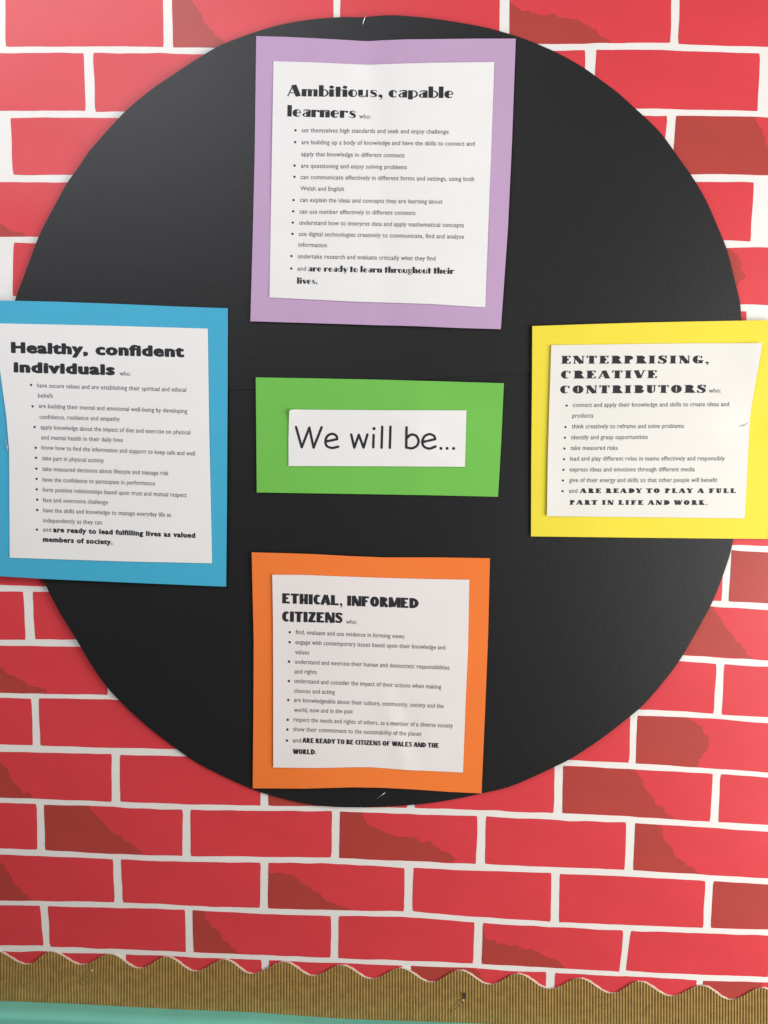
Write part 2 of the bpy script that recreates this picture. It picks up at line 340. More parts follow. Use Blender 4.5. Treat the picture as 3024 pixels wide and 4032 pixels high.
sheet('upper_sheet', cut(SD, True), lambda Q: WD(Q) + 0.0006 + 0.0000008 * np.clip(Q[:, 0] - 1800, 0, 1000) * np.exp(-((Q[:, 1] - 1480) / 90) ** 2), M['disc'], dt, 60, 0.0004)

# ------------------------------------------------------------------ lettering
def arc(cx, cy, rx, ry, a0, a1, n=12):
    return [(cx + rx * math.cos(math.radians(a0 + (a1 - a0) * i / n)), cy + ry * math.sin(math.radians(a0 + (a1 - a0) * i / n))) for i in range(n + 1)]
def K(p, w): return (p, w if isinstance(w, (list, tuple)) else [w] * len(p))
def D(x, y, r): return (arc(x, y, r / 2, r / 2, 0, 360, 12), [r * 1.02] * 13)
def fatarc(cx, cy, rx, ry, a0, a1, t, f, side=-1, n=16):
    p = arc(cx, cy, rx, ry, a0, a1, n)
    ws = [t + (f - t) * max(0, side * math.cos(math.radians(a0 + (a1 - a0) * i / n))) ** 1.1 for i in range(n + 1)]
    return (p, ws)
def deco(ch, F=29, t=7):
    """fat-and-hairline deco lower case; 100 = ascender, 64 = x-height"""
    st = lambda x, h, y0=0, f=F: K([(x, y0), (x, h)], f)
    if ch == 'l': return [st(14, 100)], 34
    if ch == 'i': return [st(14, 64), D(14, 84, 14)], 34
    if ch == 'm': return [st(13, 64), st(49, 56, 0, 25), st(84, 56, 0, 25), K([(24, 50), (32, 60), (44, 62), (56, 60), (61, 50)], t), K([(60, 50), (68, 60), (80, 62), (92, 60), (96, 50)], t)], 103
    if ch == 'n': return [st(13, 64), st(50, 54), K([(24, 48), (32, 60), (46, 62), (58, 60), (63, 50)], [t, t, 8, 10, 8])], 69
    if ch == 'h': return [st(13, 100), st(50, 54), K([(24, 48), (32, 60), (46, 62), (58, 60), (63, 50)], [t, t, 8, 10, 8])], 69
    if ch == 'r': return [st(13, 64), K([(24, 46), (32, 58), (44, 61)], t), D(45, 53, 9)], 54
    if ch == 'u': return [st(13, 64, 12), K([(1, 14), (10, 4), (26, 2), (42, 8), (50, 18)], [4, 8, 8, t, t]), st(53, 64, 0, 12)], 64
    if ch == 'b': return [st(14, 100), fatarc(28, 32, 27, 29, -90, 90, t, 11, 1)], 62
    if ch == 'p': return [st(14, 64, -16), fatarc(28, 32, 27, 29, -90, 90, t, 11, 1)], 62
    if ch == 'd': return [st(46, 100), fatarc(32, 32, 27, 29, 90, 270, t, 11)], 64
    if ch == 'a': return [st(41, 50), K([(53, 46), (48, 58), (34, 62), (18, 60), (8, 50)], [14, 14, 10, t, 8]), K([(30, 36), (16, 32), (7, 20), (12, 6), (28, 3)], [t, 9, 14, 9, t])], 60
    if ch == 'c': return [fatarc(31, 32, 18, 29, 40, 320, t, F), D(45, 47, 6)], 56
    if ch == 'e': return [fatarc(31, 32, 19, 29, 5, 318, t, F), K([(28, 34), (53, 34)], t)], 60
    if ch == 'o': return [fatarc(31, 32, 19, 29, 0, 360, t, F, -1, 24)], 60
    if ch == 'g': return [fatarc(28, 40, 17, 21, 0, 360, t, 20, -1, 20), fatarc(30, -6, 22, 16, 0, 360, t, 14, -1, 20), K([(40, 56), (56, 64)], t)], 60
    if ch == 's': return [K([(46, 46), (42, 58), (28, 62), (14, 56), (15, 44), (28, 34), (40, 24), (42, 10), (30, 3), (14, 4), (5, 16)], [5, 5, 7, 13, 19, 25, 19, 13, 7, 5, 5])], 54
    if ch == 't': return [st(19, 88), K([(0, 60), (44, 60)], t + 1)], 45
    if ch == 'v': return [K([(12, 64), (32, 4)], F), K([(58, 64), (38, 0)], t)], 60
    if ch == 'y': return [K([(12, 64), (32, 6)], F), K([(60, 64), (34, -8), (22, -26), (10, -24)], t)], 60
    if ch == ',': return [D(14, 12, 13), K([(24, 10), (22, -8), (12, -20)], [8, 6, 4])], 36
    if ch == '.': return [D(14, 12, 13)], 32
    if ch == 'A': return [K([(40, 99), (70, 0)], 33), K([(4, 0), (38, 99)], t), K([(16, 30), (50, 30)], t)], 90
    return [], 26
def caps(ch, f, t, serif):
    """heavy capitals on a 60 x 100 cell: f = stem width, t = width of the light strokes, serif = hairline serifs"""
    q = 7 if serif else 0; L = f / 2 + q; T = 100 - t / 2; B = t / 2; o = []; Wd = 62
    def V_(x, y0=0, y1=100, ff=None, s=(1, 1)):
        ff = ff or f; o.append(K([(x, y0), (x, y1)], ff))
        if serif:
            if s[0]: o.append(K([(x - ff / 2 - q, y0 + t / 2), (x + ff / 2 + q, y0 + t / 2)], t))
            if s[1]: o.append(K([(x - ff / 2 - q, y1 - t / 2), (x + ff / 2 + q, y1 - t / 2)], t))
    def H_(x0, x1, y, tt=None): o.append(K([(x0, y), (x1, y)], tt or t))
    def end(x, y0, y1):
        if serif: o.append(K([(x, y0), (x, y1)], t * 1.2))
    thin = t if serif else f * .8
    if ch in 'EFL':
        V_(L)
        if ch != 'L': H_(L, 60, T); H_(L, 48, 52); end(59, 76, 100); end(46, 38, 66)
        if ch != 'F': H_(L, 62, B); end(61, 0, 26)
        Wd = 66
    elif ch == 'T':
        V_(33, 0, 100, None, (1, 0)); H_(0, 66, T); end(2, 74, 100); end(64, 74, 100); Wd = 68
    elif ch == 'I': V_(L); Wd = f + 2 * q + 2
    elif ch == 'H':
        V_(L, 0, 100, f * .95); V_(66 - L + 4, 0, 100, f * .95); H_(L, 60, 40); Wd = 72
    elif ch in 'CG':
        o.append(fatarc(36, 50, 36 - f / 2, 50 - t / 2, 48, 312, t, f)); end(60, 66, 96)
        if ch == 'G': V_(55, 2, 42, f * .8, (0, 1))
        Wd = 70 if ch == 'G' or serif else 60
    elif ch == 'A':
        o.append(K([(35, 100), (6, 0)], thin)); o.append(K([(38, 98), (64, 0)], f)); H_(18, 52, 28, t * .8)
        if serif: H_(-2, 16, B); H_(44, 84, B)
        Wd = 80 if serif else 76
    elif ch == 'N':
        V_(L * .7 if not serif else q + 3, 0, 100, thin * .9); V_(66, 0, 100, thin * .9, (0, 1)); o.append(K([(12, 98), (58, 2)], f)); Wd = 76
    elif ch == 'M':
        V_(L * .7 if not serif else q + 3, 0, 100, thin); V_(80, 0, 100, f); o.append(K([(14, 98), (42, 6)], f * .9)); o.append(K([(42, 6), (72, 98)], thin * .8)); Wd = 94
    elif ch == 'O':
        o.append(K(arc(37, 50, 37 - f / 2, 50 - t / 2, 0, 360, 28), [t + (f - t) * abs(math.cos(2 * PI * i / 28)) for i in range(29)])); Wd = 76
    elif ch in 'RPB':
        V_(L)
        o.append(fatarc(L, 74, 48 - L if ch != 'P' else 50 - L, 26 - t / 2, 90, -90, t, f * .85, 1)); 
        if ch == 'R':
            o.append(K([(L + 12, 52), (60, 2)], f * .9))
            if serif: H_(50, 76, B)
        if ch == 'B': o.append(fatarc(L, 26, 53 - L, 26 - t / 2, 90, -90, t, f * .9, 1))
        Wd = 70 if ch == 'R' else 66
    elif ch == 'D':
        V_(L); o.append(fatarc(L, 50, 60 - L, 50 - t / 2, 90, -90, t, f, 1)); Wd = 74
    elif ch == 'S':
        a, b = t, f
        o.append(K([(56, 78), (46, 100 - t / 2), (28, 100 - t / 2), (14, 88), (14, 70), (30, 54), (46, 40), (50, 22), (38, t / 2), (18, t / 2), (4, 22)],
                   [a, a, (a + b) / 2 * .8, b * .7, b * .85, b, b * .85, b * .7, (a + b) / 2 * .8, a, a])); Wd = 62
        end(55, 66, 100); end(5, 0, 34)
    elif ch == 'Z': H_(4, 58, T); H_(2, 60, B); o.append(K([(48, 96), (12, 4)], f)); Wd = 63
    elif ch == 'Y':
        V_(34, 0, 50, None, (1, 0)); o.append(K([(8, 100), (36, 44)], f)); o.append(K([(62, 100), (38, 44)], thin)); Wd = 68
        if serif: H_(-4, 26, T); H_(50, 74, T)
    elif ch == 'V':
        o.append(K([(12, 100), (38, 2)], f)); o.append(K([(66, 100), (42, 2)], thin)); Wd = 72
        if serif: H_(-4, 32, T); H_(54, 78, T)
    elif ch == 'W':
        o += [K([(10, 100), (30, 2)], f), K([(52, 98), (34, 2)], thin * .8), K([(50, 98), (70, 2)], f), K([(92, 100), (74, 2)], thin)]; Wd = 98
        if serif: H_(-6, 28, T); H_(80, 104, T)
    elif ch == 'K':
        V_(L); o.append(K([(58, 100), (24, 48)], thin)); o.append(K([(28, 58), (62, 0)], f * .95)); Wd = 70
        if serif: H_(46, 70, T); H_(46, 78, B)
    elif ch == 'U':
        V_(L, 30, 100, None, (0, 1)); V_(62 - t / 2 if serif else 62 - f / 2, 30, 100, thin, (0, 1))
        o.append(K([(L, 32), (L + 4, 12), (30, t / 2 + 2), (50, 12), (60 if serif else 60 - f / 4, 32)], [f, f * .9, (t + f) / 2, thin, thin])); Wd = 70
    elif ch == ',': o += [D(12, 12, 11), K([(20, 10), (18, -8), (8, -20)], [9, 7, 4])]; Wd = 30
    elif ch == '.': o += [D(12, 11, 10)]; Wd = 28
    else: Wd = 26
    return o, Wd
def strip_mesh(strokes, place, hf, V, F, lift=0.0):
    for si, (p, ws) in enumerate(strokes):
        p = np.array(p, float); n = len(p)
        T = np.zeros_like(p); T[1:-1] = p[2:] - p[:-2]; T[0] = p[1] - p[0]; T[-1] = p[-1] - p[-2]
        if n > 3 and np.hypot(*(p[0] - p[-1])) < 1e-3: T[0] = T[-1] = p[1] - p[-2]
        T /= (np.linalg.norm(T, axis=1)[:, None] + 1e-9); N = np.stack([-T[:, 1], T[:, 0]], 1)
        ws = np.array(ws, float)[:, None] / 2
        Q = np.array([place(*q) for q in np.vstack([p + N * ws, p - N * ws])])
        R = at_np(Q, hf(Q) + 0.00012 + lift + 0.000004 * (len(F) % 7)); k = len(V); V.extend(R.tolist())
        for i in range(n - 1):
            f = (k + i, k + n + i, k + n + i + 1, k + i + 1)
            F.append(f)
def fix(V, F):
    out = []
    for f in F:
        a, b, c = (np.array(V[f[i]]) for i in (0, 1, 2)); nn = np.cross(b - a, c - a)
        out.append(f if nn[1] < 0 else tuple(reversed(f)))
    return out
def glyph_line(name, text, font, p0, p1, cap, up, hf, parent, m, track=0, scale_out=1.0):
    items = []; x = 0
    for ch in text:
        g, adv = font(ch); items.append((x, g)); x += adv * 1.0 + (track if ch != ' ' else track * .6) + 2
    total = x - track - 2
    ux, uy = up; V, F = [], []
    for gx, g in items:
        def place(a, b, gx=gx):
            t = (gx + a) / total; return (p0[0] + (p1[0] - p0[0]) * t + ux * b * cap / 100, p0[1] + (p1[1] - p0[1]) * t + uy * b * cap / 100)
        strip_mesh(g, place, hf, V, F)
    return from_data(name, V, fix(V, F), m, parent, smooth=False)
_c = bpy.data.curves.new('tmp', 'FONT'); _o = bpy.data.objects.new('tmp', _c); C.objects.link(_o)
def text_pts(text, off, sp=1.0):
    _c.body = text; _c.space_character = sp; _c.resolution_u = 2; _c.offset = off; _c.fill_mode = 'FRONT'
    _o.data = _c; bpy.context.view_layer.update(); dg = bpy.context.evaluated_depsgraph_get()
    me = _o.evaluated_get(dg).to_mesh(); P = np.array([v.co[:2] for v in me.vertices]); F = [tuple(p.vertices) for p in me.polygons]
    _o.evaluated_get(dg).to_mesh_clear(); return P, F
XH = text_pts('x', 0)[0][:, 1].max()
CH = text_pts('H', 0)[0][:, 1].max()
def plain_line(name, text, p0, p1, xh, up, hf, parent, m, off=0.006, cap=None, fat=0.0):
    P, F = text_pts(text, off, 1.13 if fat else 1.03)
    P = P.copy(); y = P[:, 1]; kx = 0.72 * CH / XH      # a taller x-height than the built-in face has
    P[:, 1] = np.where(y < 0, y * 0.9, np.where(y < XH, y * kx, CH * 0.72 + (y - XH) * 0.28 * CH / (CH - XH)))
    if fat:                                   # heavy face: the same letters stamped in a small ring and filled in
        n0 = len(P); C0 = [P]; F0 = list(F)
        for q in range(10):
            a = 2 * PI * q / 10; C0.append(P + np.array([math.cos(a) * fat * 1.15, math.sin(a) * fat * 0.75])); F0 += [tuple(i + n0 * (q + 1) for i in f) for f in F]
        lift = np.repeat(np.arange(11) * 0.000003, n0); P = np.vstack(C0); F = F0
    else: lift = 0
    x0, x1 = P[:, 0].min(), P[:, 0].max(); sc = xh / (CH * 0.72) if cap is None else cap / CH
    t = (P[:, 0] - x0) / (x1 - x0); ux, uy = up
    Q = np.stack([p0[0] + (p1[0] - p0[0]) * t + ux * P[:, 1] * sc, p0[1] + (p1[1] - p0[1]) * t + uy * P[:, 1] * sc], 1)
    V = at_np(Q, hf(Q) + 0.00012 + lift)
    return from_data(name, V, fix(V, F), m, parent, smooth=False)
def dots(pts, r, hf, parent):
    for x, y in pts:
        Q = np.array(arc(x, y, r, r, 0, 330, 11)); V = at_np(Q, hf(Q) + 0.00012)
        from_data('bullet_dot', V, fix(V, [tuple(range(12))]), M['ink'], parent, smooth=False)

# ------------------------------------------------------------------ cards
def card(name, loc, label, outline, hf, m, pout, phf, pm='white'):
    t = thing(name, at(loc[0], loc[1], 0.008), label, 'poster card', 'cards on the black disc')
    sheet('backing_card', densify(outline, 30), hf, m, t, 34, 0.00045)
    s = sheet('printed_sheet', densify(pout, 26), phf, M[pm], t, 28, 0.00025)
    return t, s
def lines(s, hf, org, sc, rows, up, xh, m=None):
    for tx, a, b, c, d in rows:
        plain_line('list_text', tx, (org[0] + a / sc, org[1] + b / sc), (org[0] + c / sc, org[1] + d / sc), xh, up, hf, s, m or M['grey_ink'])
G = lambda v, c, w_: np.exp(-((v - c) / w_) ** 2)

# lilac card
def hP(Q):
    x, y = Q[:, 0], Q[:, 1]; xc = 1456 + (y - 160) * 0.06
    return 0.0083 - 0.0016 * G(x, xc, 60) * (0.35 + 0.65 * G(y, 100, 420)) + 0.0012 * G(x, xc + 230, 160) * G(y, 200, 500) + 0.0005 * np.sin(x / 210) + 0.0006 * np.sin(y / 260 + x / 500)
hPp = lambda Q: hP(Q) + 0.0006 + 0.00025 * np.sin(Q[:, 1] / 130 + Q[:, 0] / 300)
T_, s = card('lilac_card', (1500, 1280), 'lilac card with white sheet headed Ambitious, capable learners, at the top of the black disc',
    [(1009,142),(1120,145),(1227,150),(1340,156),(1420,161),(1456,162),(1500,159),(1600,155),(1712,154),(1870,152),(2031,152),(2016,560),(2000,900),(1972,1296),(1800,1291),(1640,1284),(1470,1280),(1230,1272),(986,1265),(996,900),(1003,600)],
    hP, M['purple'], [(1077,241),(1250,246),(1400,253),(1456,255),(1520,252),(1700,247),(1947,244),(1930,700),(1911,1210),(1790,1203),(1700,1197),(1546,1192),(1400,1188),(1061,1171),(1068,760)], hPp)
o_, k_, up = (950, 100), 1.4426, (0.02, -1)
pt = lambda x, y, o=o_, k=k_: (o[0] + x / k, o[1] + y / k)
glyph_line('heading_text', 'Ambitious, capable', deco, pt(260, 402), pt(1210, 413), 45, up, hPp, s, M['ink'])
glyph_line('heading_text', 'learners', deco, pt(262, 517), pt(655, 527), 45, up, hPp, s, M['ink'])
lines(s, hPp, o_, k_, [('who:',670,528,735,531),
 ('set themselves high standards and seek and enjoy challenge',343,607,1178,616),
 ('are building up a body of knowledge and have the skills to connect and',342,675,1326,684),
 ('apply that knowledge in different contexts',341,742,927,750),
 ('are questioning and enjoy solving problems',339,809,940,817),
 ('can communicate effectively in different forms and settings, using both',337,873,1323,885),
 ('Welsh and English',336,938,583,941),
 ('can explain the ideas and concepts they are learning about',334,1003,1143,1013),
 ('can use number effectively in different contexts',331,1069,989,1077),
 ('understand how to interpret data and apply mathematical concepts',330,1132,1265,1147),
 ('use digital technologies creatively to communicate, find and analyse',327,1196,1265,1212),
 ('information',325,1257,486,1261),
 ('undertake research and evaluate critically what they find',322,1323,1103,1336),
 ('and',319,1393,368,1394)], up, 12)
glyph_line('closing_text', 'are ready to learn throughout their', lambda c: deco(c, 30, 8), pt(380, 1397), pt(1210, 1412), 25, up, hPp, s, M['ink'], 2)
glyph_line('closing_text', 'lives.', lambda c: deco(c, 30, 8), pt(317, 1467), pt(435, 1469), 25, up, hPp, s, M['ink'], 2)
dots([pt(*p) for p in [(308,596),(306,663),(303,796),(302,860),(297,992),(295,1056),(293,1120),(291,1184),(285,1310),(284,1381)]], 4.6, hPp, s)

# blue card
def hB(Q):
    x, y = Q[:, 0], Q[:, 1]; return 0.0082 + 0.0010 * np.sin(x / 280 + .5) + 0.0007 * np.sin(y / 300 + 1) + 0.0005 * G(x, 60, 120)
hBp = lambda Q: hB(Q) + 0.0007 + 0.0002 * np.sin(Q[:, 1] / 120)
T_, s = card('blue_card', (420, 2270), 'sky blue card with white sheet headed Healthy, confident individuals, cut off by the left edge',
    [(-75,1179),(0,1183),(220,1188),(444,1196),(700,1207),(897,1214),(896,1500),(893,2000),(890,2310),(600,2298),(183,2280),(-60,2265),(-66,1800)],
    hB, M['blue'], [(-18,1273),(180,1277),(450,1283),(818,1294),(824,1700),(835,2218),(500,2211),(38,2196),(37,1950),(36,1773),(25,1640),(0,1457)], hBp)
o_, k_, up = (0, 1180), 1.8033, (-0.012, -1)
pt = lambda x, y, o=o_, k=k_: (o[0] + x / k, o[1] + y / k)
plain_line('heading_text', 'Healthy, confident', pt(78, 374), pt(1309, 405), 0, up, hBp, s, M['ink'], 0.008, 39, 0.052)
plain_line('heading_text', 'individuals', pt(96, 512), pt(817, 533), 0, up, hBp, s, M['ink'], 0.008, 38, 0.052)
lines(s, hBp, o_, k_, [('who:',850,538,928,542),
 ('have secure values and are establishing their spiritual and ethical',263,623,1322,655),('beliefs',270,695,375,697),
 ('are building their mental and emotional well-being by developing',276,769,1330,806),('confidence, resilience and empathy',281,846,850,862)], up, 12)
o2 = (0, 1640)
lines(s, hBp, o2, k_, [('apply knowledge about the impact of diet and exercise on physical',289,90,1352,128),
 ('and mental health in their daily lives',293,163,872,182),('know how to find the information and support to keep safe and well',296,234,1385,278),
 ('take part in physical activity',298,310,738,328),('take measured decisions about lifestyle and manage risk',300,386,1197,418),
 ('have the confidence to participate in performance',303,462,1102,490),('form positive relationships based upon trust and mutual respect',303,534,1326,573),
 ('face and overcome challenge',305,607,767,624),('have the skills and knowledge to manage everyday life as',307,680,1215,713),
 ('independently as they can',307,752,724,767),('and',306,817,363,819)], up, 12)
pt2 = lambda x, y: (o2[0] + x / k_, o2[1] + y / k_)
plain_line('closing_text', 'are ready to lead fulfilling lives as valued', pt2(377, 820), pt2(1387, 861), 13, up, hBp, s, M['ink'], 0.008, None, 0.045)
plain_line('closing_text', 'members of society.', pt2(304, 888), pt2(800, 908), 13, up, hBp, s, M['ink'], 0.008, None, 0.045)
dots([pt(*p) for p in [(221,605),(232,757),(246,904)]] + [pt2(*p) for p in [(254,222),(256,293),(258,370),(260,443),(261,517),(264,591),(264,664),(262,803)]], 4.6, hBp, s)

# yellow card
def hY(Q):
    x, y = Q[:, 0], Q[:, 1]; return 0.0080 + 0.0009 * np.sin(x / 260) + 0.0006 * np.sin(y / 240 + 2) - 0.0018 * G(x, 2960, 110) * G(y, 1675, 60)
hYp = lambda Q: hY(Q) + 0.0007 + 0.0020 * np.exp(-(Q[:, 0] - 2154) / 45) * 0.5 + 0.0012 * G(Q[:, 0], 3000, 80) * G(Q[:, 1], 1380, 170)
T_, s = card('yellow_card', (2560, 2110), 'bright yellow card with white sheet headed Enterprising, creative contributors, at the right edge',
    [(2096,1284),(2300,1277),(2535,1270),(2780,1265),(3058,1260),(3045,1600),(3023,2122),(2877,2121),(2500,2117),(2091,2112),(2092,1800),(2095,1500)],
    hY, M['yellow'], [(2171,1359),(2400,1356),(2700,1352),(3002,1351),(2980,1480),(2956,1617),(2951,1674),(2942,1860),(2932,2041),(2600,2037),(2154,2032),(2157,1820),(2163,1600)], hYp, 'white_cream')
o_, k_, up = (2080, 1250), 1.7574, (0.03, -1)
pt = lambda x, y, o=o_, k=k_: (o[0] + x / k, o[1] + y / k)
fat = lambda c: caps(c, 33, 8, True)
glyph_line('heading_text', 'ENTERPRISING,', fat, pt(228, 320), pt(1255, 318), 31, up, hYp, s, M['ink'], 15)
glyph_line('heading_text', 'CREATIVE', fat, pt(226, 423), pt(890, 420), 31, up, hYp, s, M['ink'], 15)
glyph_line('heading_text', 'CONTRIBUTORS', fat, pt(220, 526), pt(1230, 521), 31, up, hYp, s, M['ink'], 15)
lines(s, hYp, o_, k_, [('who:',1250,521,1333,520),('connect and apply their knowledge and skills to create ideas and',309,620,1390,614),('products',305,694,450,693)], up, 12)
o2 = (2080, 1600)
pt2 = lambda x, y, o2=o2, k=k_: (o2[0] + x / k, o2[1] + y / k)
lines(s, hYp, o2, k_, [('think creatively to reframe and solve problems',301,153,1077,150),('identify and grasp opportunities',297,229,827,226),
 ('take measured risks',293,302,619,302),('lead and play different roles in teams effectively and responsibly',289,376,1360,374),
 ('express ideas and emotions through different media',286,451,1152,450),('give of their energy and skills so that other people will benefit',283,525,1308,524),
 ('and',282,599,340,599)], up, 12)
fat2 = lambda c: caps(c, 33, 12, True)
glyph_line('closing_text', 'ARE READY TO PLAY A FULL', fat2, pt2(358, 600), pt2(1435, 600), 18.5, up, hYp, s, M['ink'], 20)
glyph_line('closing_text', 'PART IN LIFE AND WORK.', fat2, pt2(286, 681), pt2(1245, 682), 18.5, up, hYp, s, M['ink'], 20)
dots([pt(266, 610)] + [pt2(*p) for p in [(258,143),(254,217),(251,292),(248,366),(244,439),(240,513),(238,587)]], 4.4, hYp, s)

# orange card
def hO(Q):
    x, y = Q[:, 0], Q[:, 1]; return 0.0079 + 0.0008 * np.sin(x / 170 + .6) * (0.4 + 0.6 * G(y, 3150, 500)) + 0.0006 * np.sin(y / 230) + 0.0008 * G(y, 3120, 90) * np.cos((x - 1400) / 150)
def hOp(Q):
    x, y = Q[:, 0], Q[:, 1]; d = (x - 1560) - (y - 2900) * .28
    return hO(Q) + 0.0007 + 0.0007 * G(d, 0, 26) * G(y, 2890, 170) - 0.0005 * G(d, 60, 34) * G(y, 2850, 150) + 0.0010 * np.exp(-(x - 1072) / 40) * 0.5
T_, s = card('orange_card', (1440, 3090), 'orange card with white sheet headed Ethical, informed citizens, at the bottom of the black disc',
    [(991,2175),(1110,2178),(1234,2182),(1380,2190),(1512,2195),(1720,2195),(1929,2198),(1922,2500),(1910,2800),(1896,3124),(1770,3118),(1640,3109),(1512,3102),(1393,3100),(1200,3105),(995,3104),(998,2800),(999,2525)],
    hO, M['orange'], [(1072,2263),(1200,2264),(1350,2270),(1500,2275),(1680,2280),(1848,2283),(1843,2560),(1834,2750),(1823,3042),(1700,3036),(1600,3032),(1529,3026),(1460,3021),(1393,3021),(1240,3024),(1076,3022),(1076,2700),(1075,2440)], hOp, 'white_warm_cast')
o_, k_, up = (980, 2170), 1.693, (0.01, -1)
pt = lambda x, y, o=o_, k=k_: (o[0] + x / k, o[1] + y / k)
hv = lambda c: caps(c, 32, 20, False)
glyph_line('heading_text', 'ETHICAL, INFORMED', hv, pt(222, 348), pt(1130, 382), 40, up, hOp, s, M['ink'], 2)
glyph_line('heading_text', 'CITIZENS', hv, pt(221, 470), pt(625, 480), 41, up, hOp, s, M['ink'], 2)
lines(s, hOp, o_, k_, [('who:',648,484,720,487),('find, evaluate and use evidence in forming views',312,553,1036,583),
 ('engage with contemporary issues based upon their knowledge and',310,620,1309,657)], up, 12)
o2 = (980, 2480)
pt2 = lambda x, y, o2=o2, k=k_: (o2[0] + x / k, o2[1] + y / k)
lines(s, hOp, o2, k_, [('values',308,162,402,165),('understand and exercise their human and democratic responsibilities',307,226,1338,266),
 ('and rights',305,291,452,295),('understand and consider the impact of their actions when making',304,354,1282,394),('choices and acting',302,420,573,429),
 ('are knowledgeable about their culture, community, society and the',301,481,1298,522),('world, now and in the past',301,547,693,558),
 ('respect the needs and rights of others, as a member of a diverse society',298,611,1360,653),
 ('show their commitment to the sustainability of the planet',295,675,1150,708),('and',293,750,347,752)], up, 12)
hv2 = lambda c: caps(c, 29, 20, False)
glyph_line('closing_text', 'ARE READY TO BE CITIZENS OF WALES AND THE', hv2, pt2(357, 752), pt2(1268, 787), 19, up, hOp, s, M['ink'], 2)
glyph_line('closing_text', 'WORLD.', hv2, pt2(294, 828), pt2(452, 831), 20, up, hOp, s, M['ink'], 2)
dots([pt(273, 541), pt(272, 607)] + [pt2(*p) for p in [(268,212),(267,341),(263,468),(259,600),(257,665),(254,738)]], 4.8, hOp, s)

# green card
def hG(Q):
    x, y = Q[:, 0], Q[:, 1]; d = (y - 1510) - (x - 1790) * 0.62
    return 0.0078 + 0.0005 * np.sin(x / 200) + 0.0005 * np.sin(y / 180) + 0.0030 * np.clip(-(d) / 200, 0, 1) ** 1.0 * (x > 1780) + 0.0006 * G(x, 1650, 60) * G(y, 1600, 300)
hGp = lambda Q: 0.0086 + 0.0005 * np.sin(Q[:, 0] / 200) + 0.0005 * np.sin(Q[:, 1] / 180) + 0.0006 * G(Q[:, 0], 1650, 60) * G(Q[:, 1], 1600, 300) + 0.0022 * np.exp(-np.hypot(Q[:, 0] - 1137, Q[:, 1] - 1614) / 22) \
    + 0.0004 * G((Q[:, 0] - 1700) - (Q[:, 1] - 1760) * 1.2, 0, 40)
T_, s = card('green_card', (1490, 1940), 'wide green card with a white strip reading We will be, in the disc centre',
    [(1007,1486),(1250,1490),(1497,1495),(1750,1502),(1984,1509),(1974,1730),(1961,1956),(1700,1950),(1400,1945),(1011,1939),(1009,1700)],
    hG, M['green'], [(1139,1620),(1144,1614),(1160,1612),(1200,1613),(1500,1615),(1837,1616),(1834,1730),(1831,1838),(1500,1836),(1136,1835),(1136,1720)], hGp)
gx = lambda x, y: (960 + x / 1.565, 1450 + y / 1.565)
def crv(P, n=5):
    P = np.array(P, float); A = np.vstack([2 * P[0] - P[1], P, 2 * P[-1] - P[-2]]); out = []
    for i in range(1, len(A) - 2):
        a, b, c, d = A[i - 1:i + 3]
        for j in range(n):
            t = j / n; out.append(tuple(0.5 * ((2 * b) + (-a + c) * t + (2 * a - 5 * b + 4 * c - d) * t * t + (-a + 3 * b - 3 * c + d) * t ** 3)))
    return out + [tuple(P[-1])]
def letter(strokes, w_=15):
    V, F = [], []
    st = []
    for p in strokes:
        st.append(K(p, w_)); 
        if len(p) > 1:
            for e in (p[0], p[-1]): st.append(K(arc(e[0], e[1], w_ / 4, w_ / 4, 0, 360, 10), w_ / 2 * 1.02))
    strip_mesh(st, lambda a, b: gx(a, b), hGp, V, F); return V, F
LET = [[[(322,362),(357,487)],[(357,487),(404,366)],[(404,366),(430,489)],[(430,489),(480,363)]],
 [[(508,451),(575,437)], crv([(575,437),(571,417),(545,404),(516,417),(503,450),(513,480),(545,491),(582,483)])],
 [[(662,408),(681,489)],[(681,489),(709,410)],[(709,410),(738,489)],[(738,489),(762,408)]],
 [[(800,411),(798,487)]], [[(853,360),(849,490)]], [[(904,360),(900,490)]],
 [[(1003,364),(1001,489)], crv([(1003,432),(1028,410),(1060,415),(1077,445),(1068,476),(1036,493),(1003,488)])],
 [[(1105,454),(1180,437)], crv([(1180,437),(1172,417),(1145,406),(1115,419),(1100,453),(1111,483),(1145,495),(1182,482)])]]
VV, FF2 = [], []
for L_ in LET:
    V, F = letter(L_); k = len(VV); VV += V; FF2 += [tuple(i + k for i in f) for f in F]
for cx_, cy_, r_ in [(803, 372, 10), (1215, 494, 9.5), (1253, 493.5, 9.5), (1293, 494, 9.5)]:
    V, F = [], []; strip_mesh([D(cx_, cy_, r_)], lambda a, b: gx(a, b), hGp, V, F); k = len(VV); VV += V; FF2 += [tuple(i + k for i in f) for f in F]
from_data('heading_text', VV, fix(VV, FF2), M['ink'], s, smooth=False)
bpy.data.objects.remove(_o)

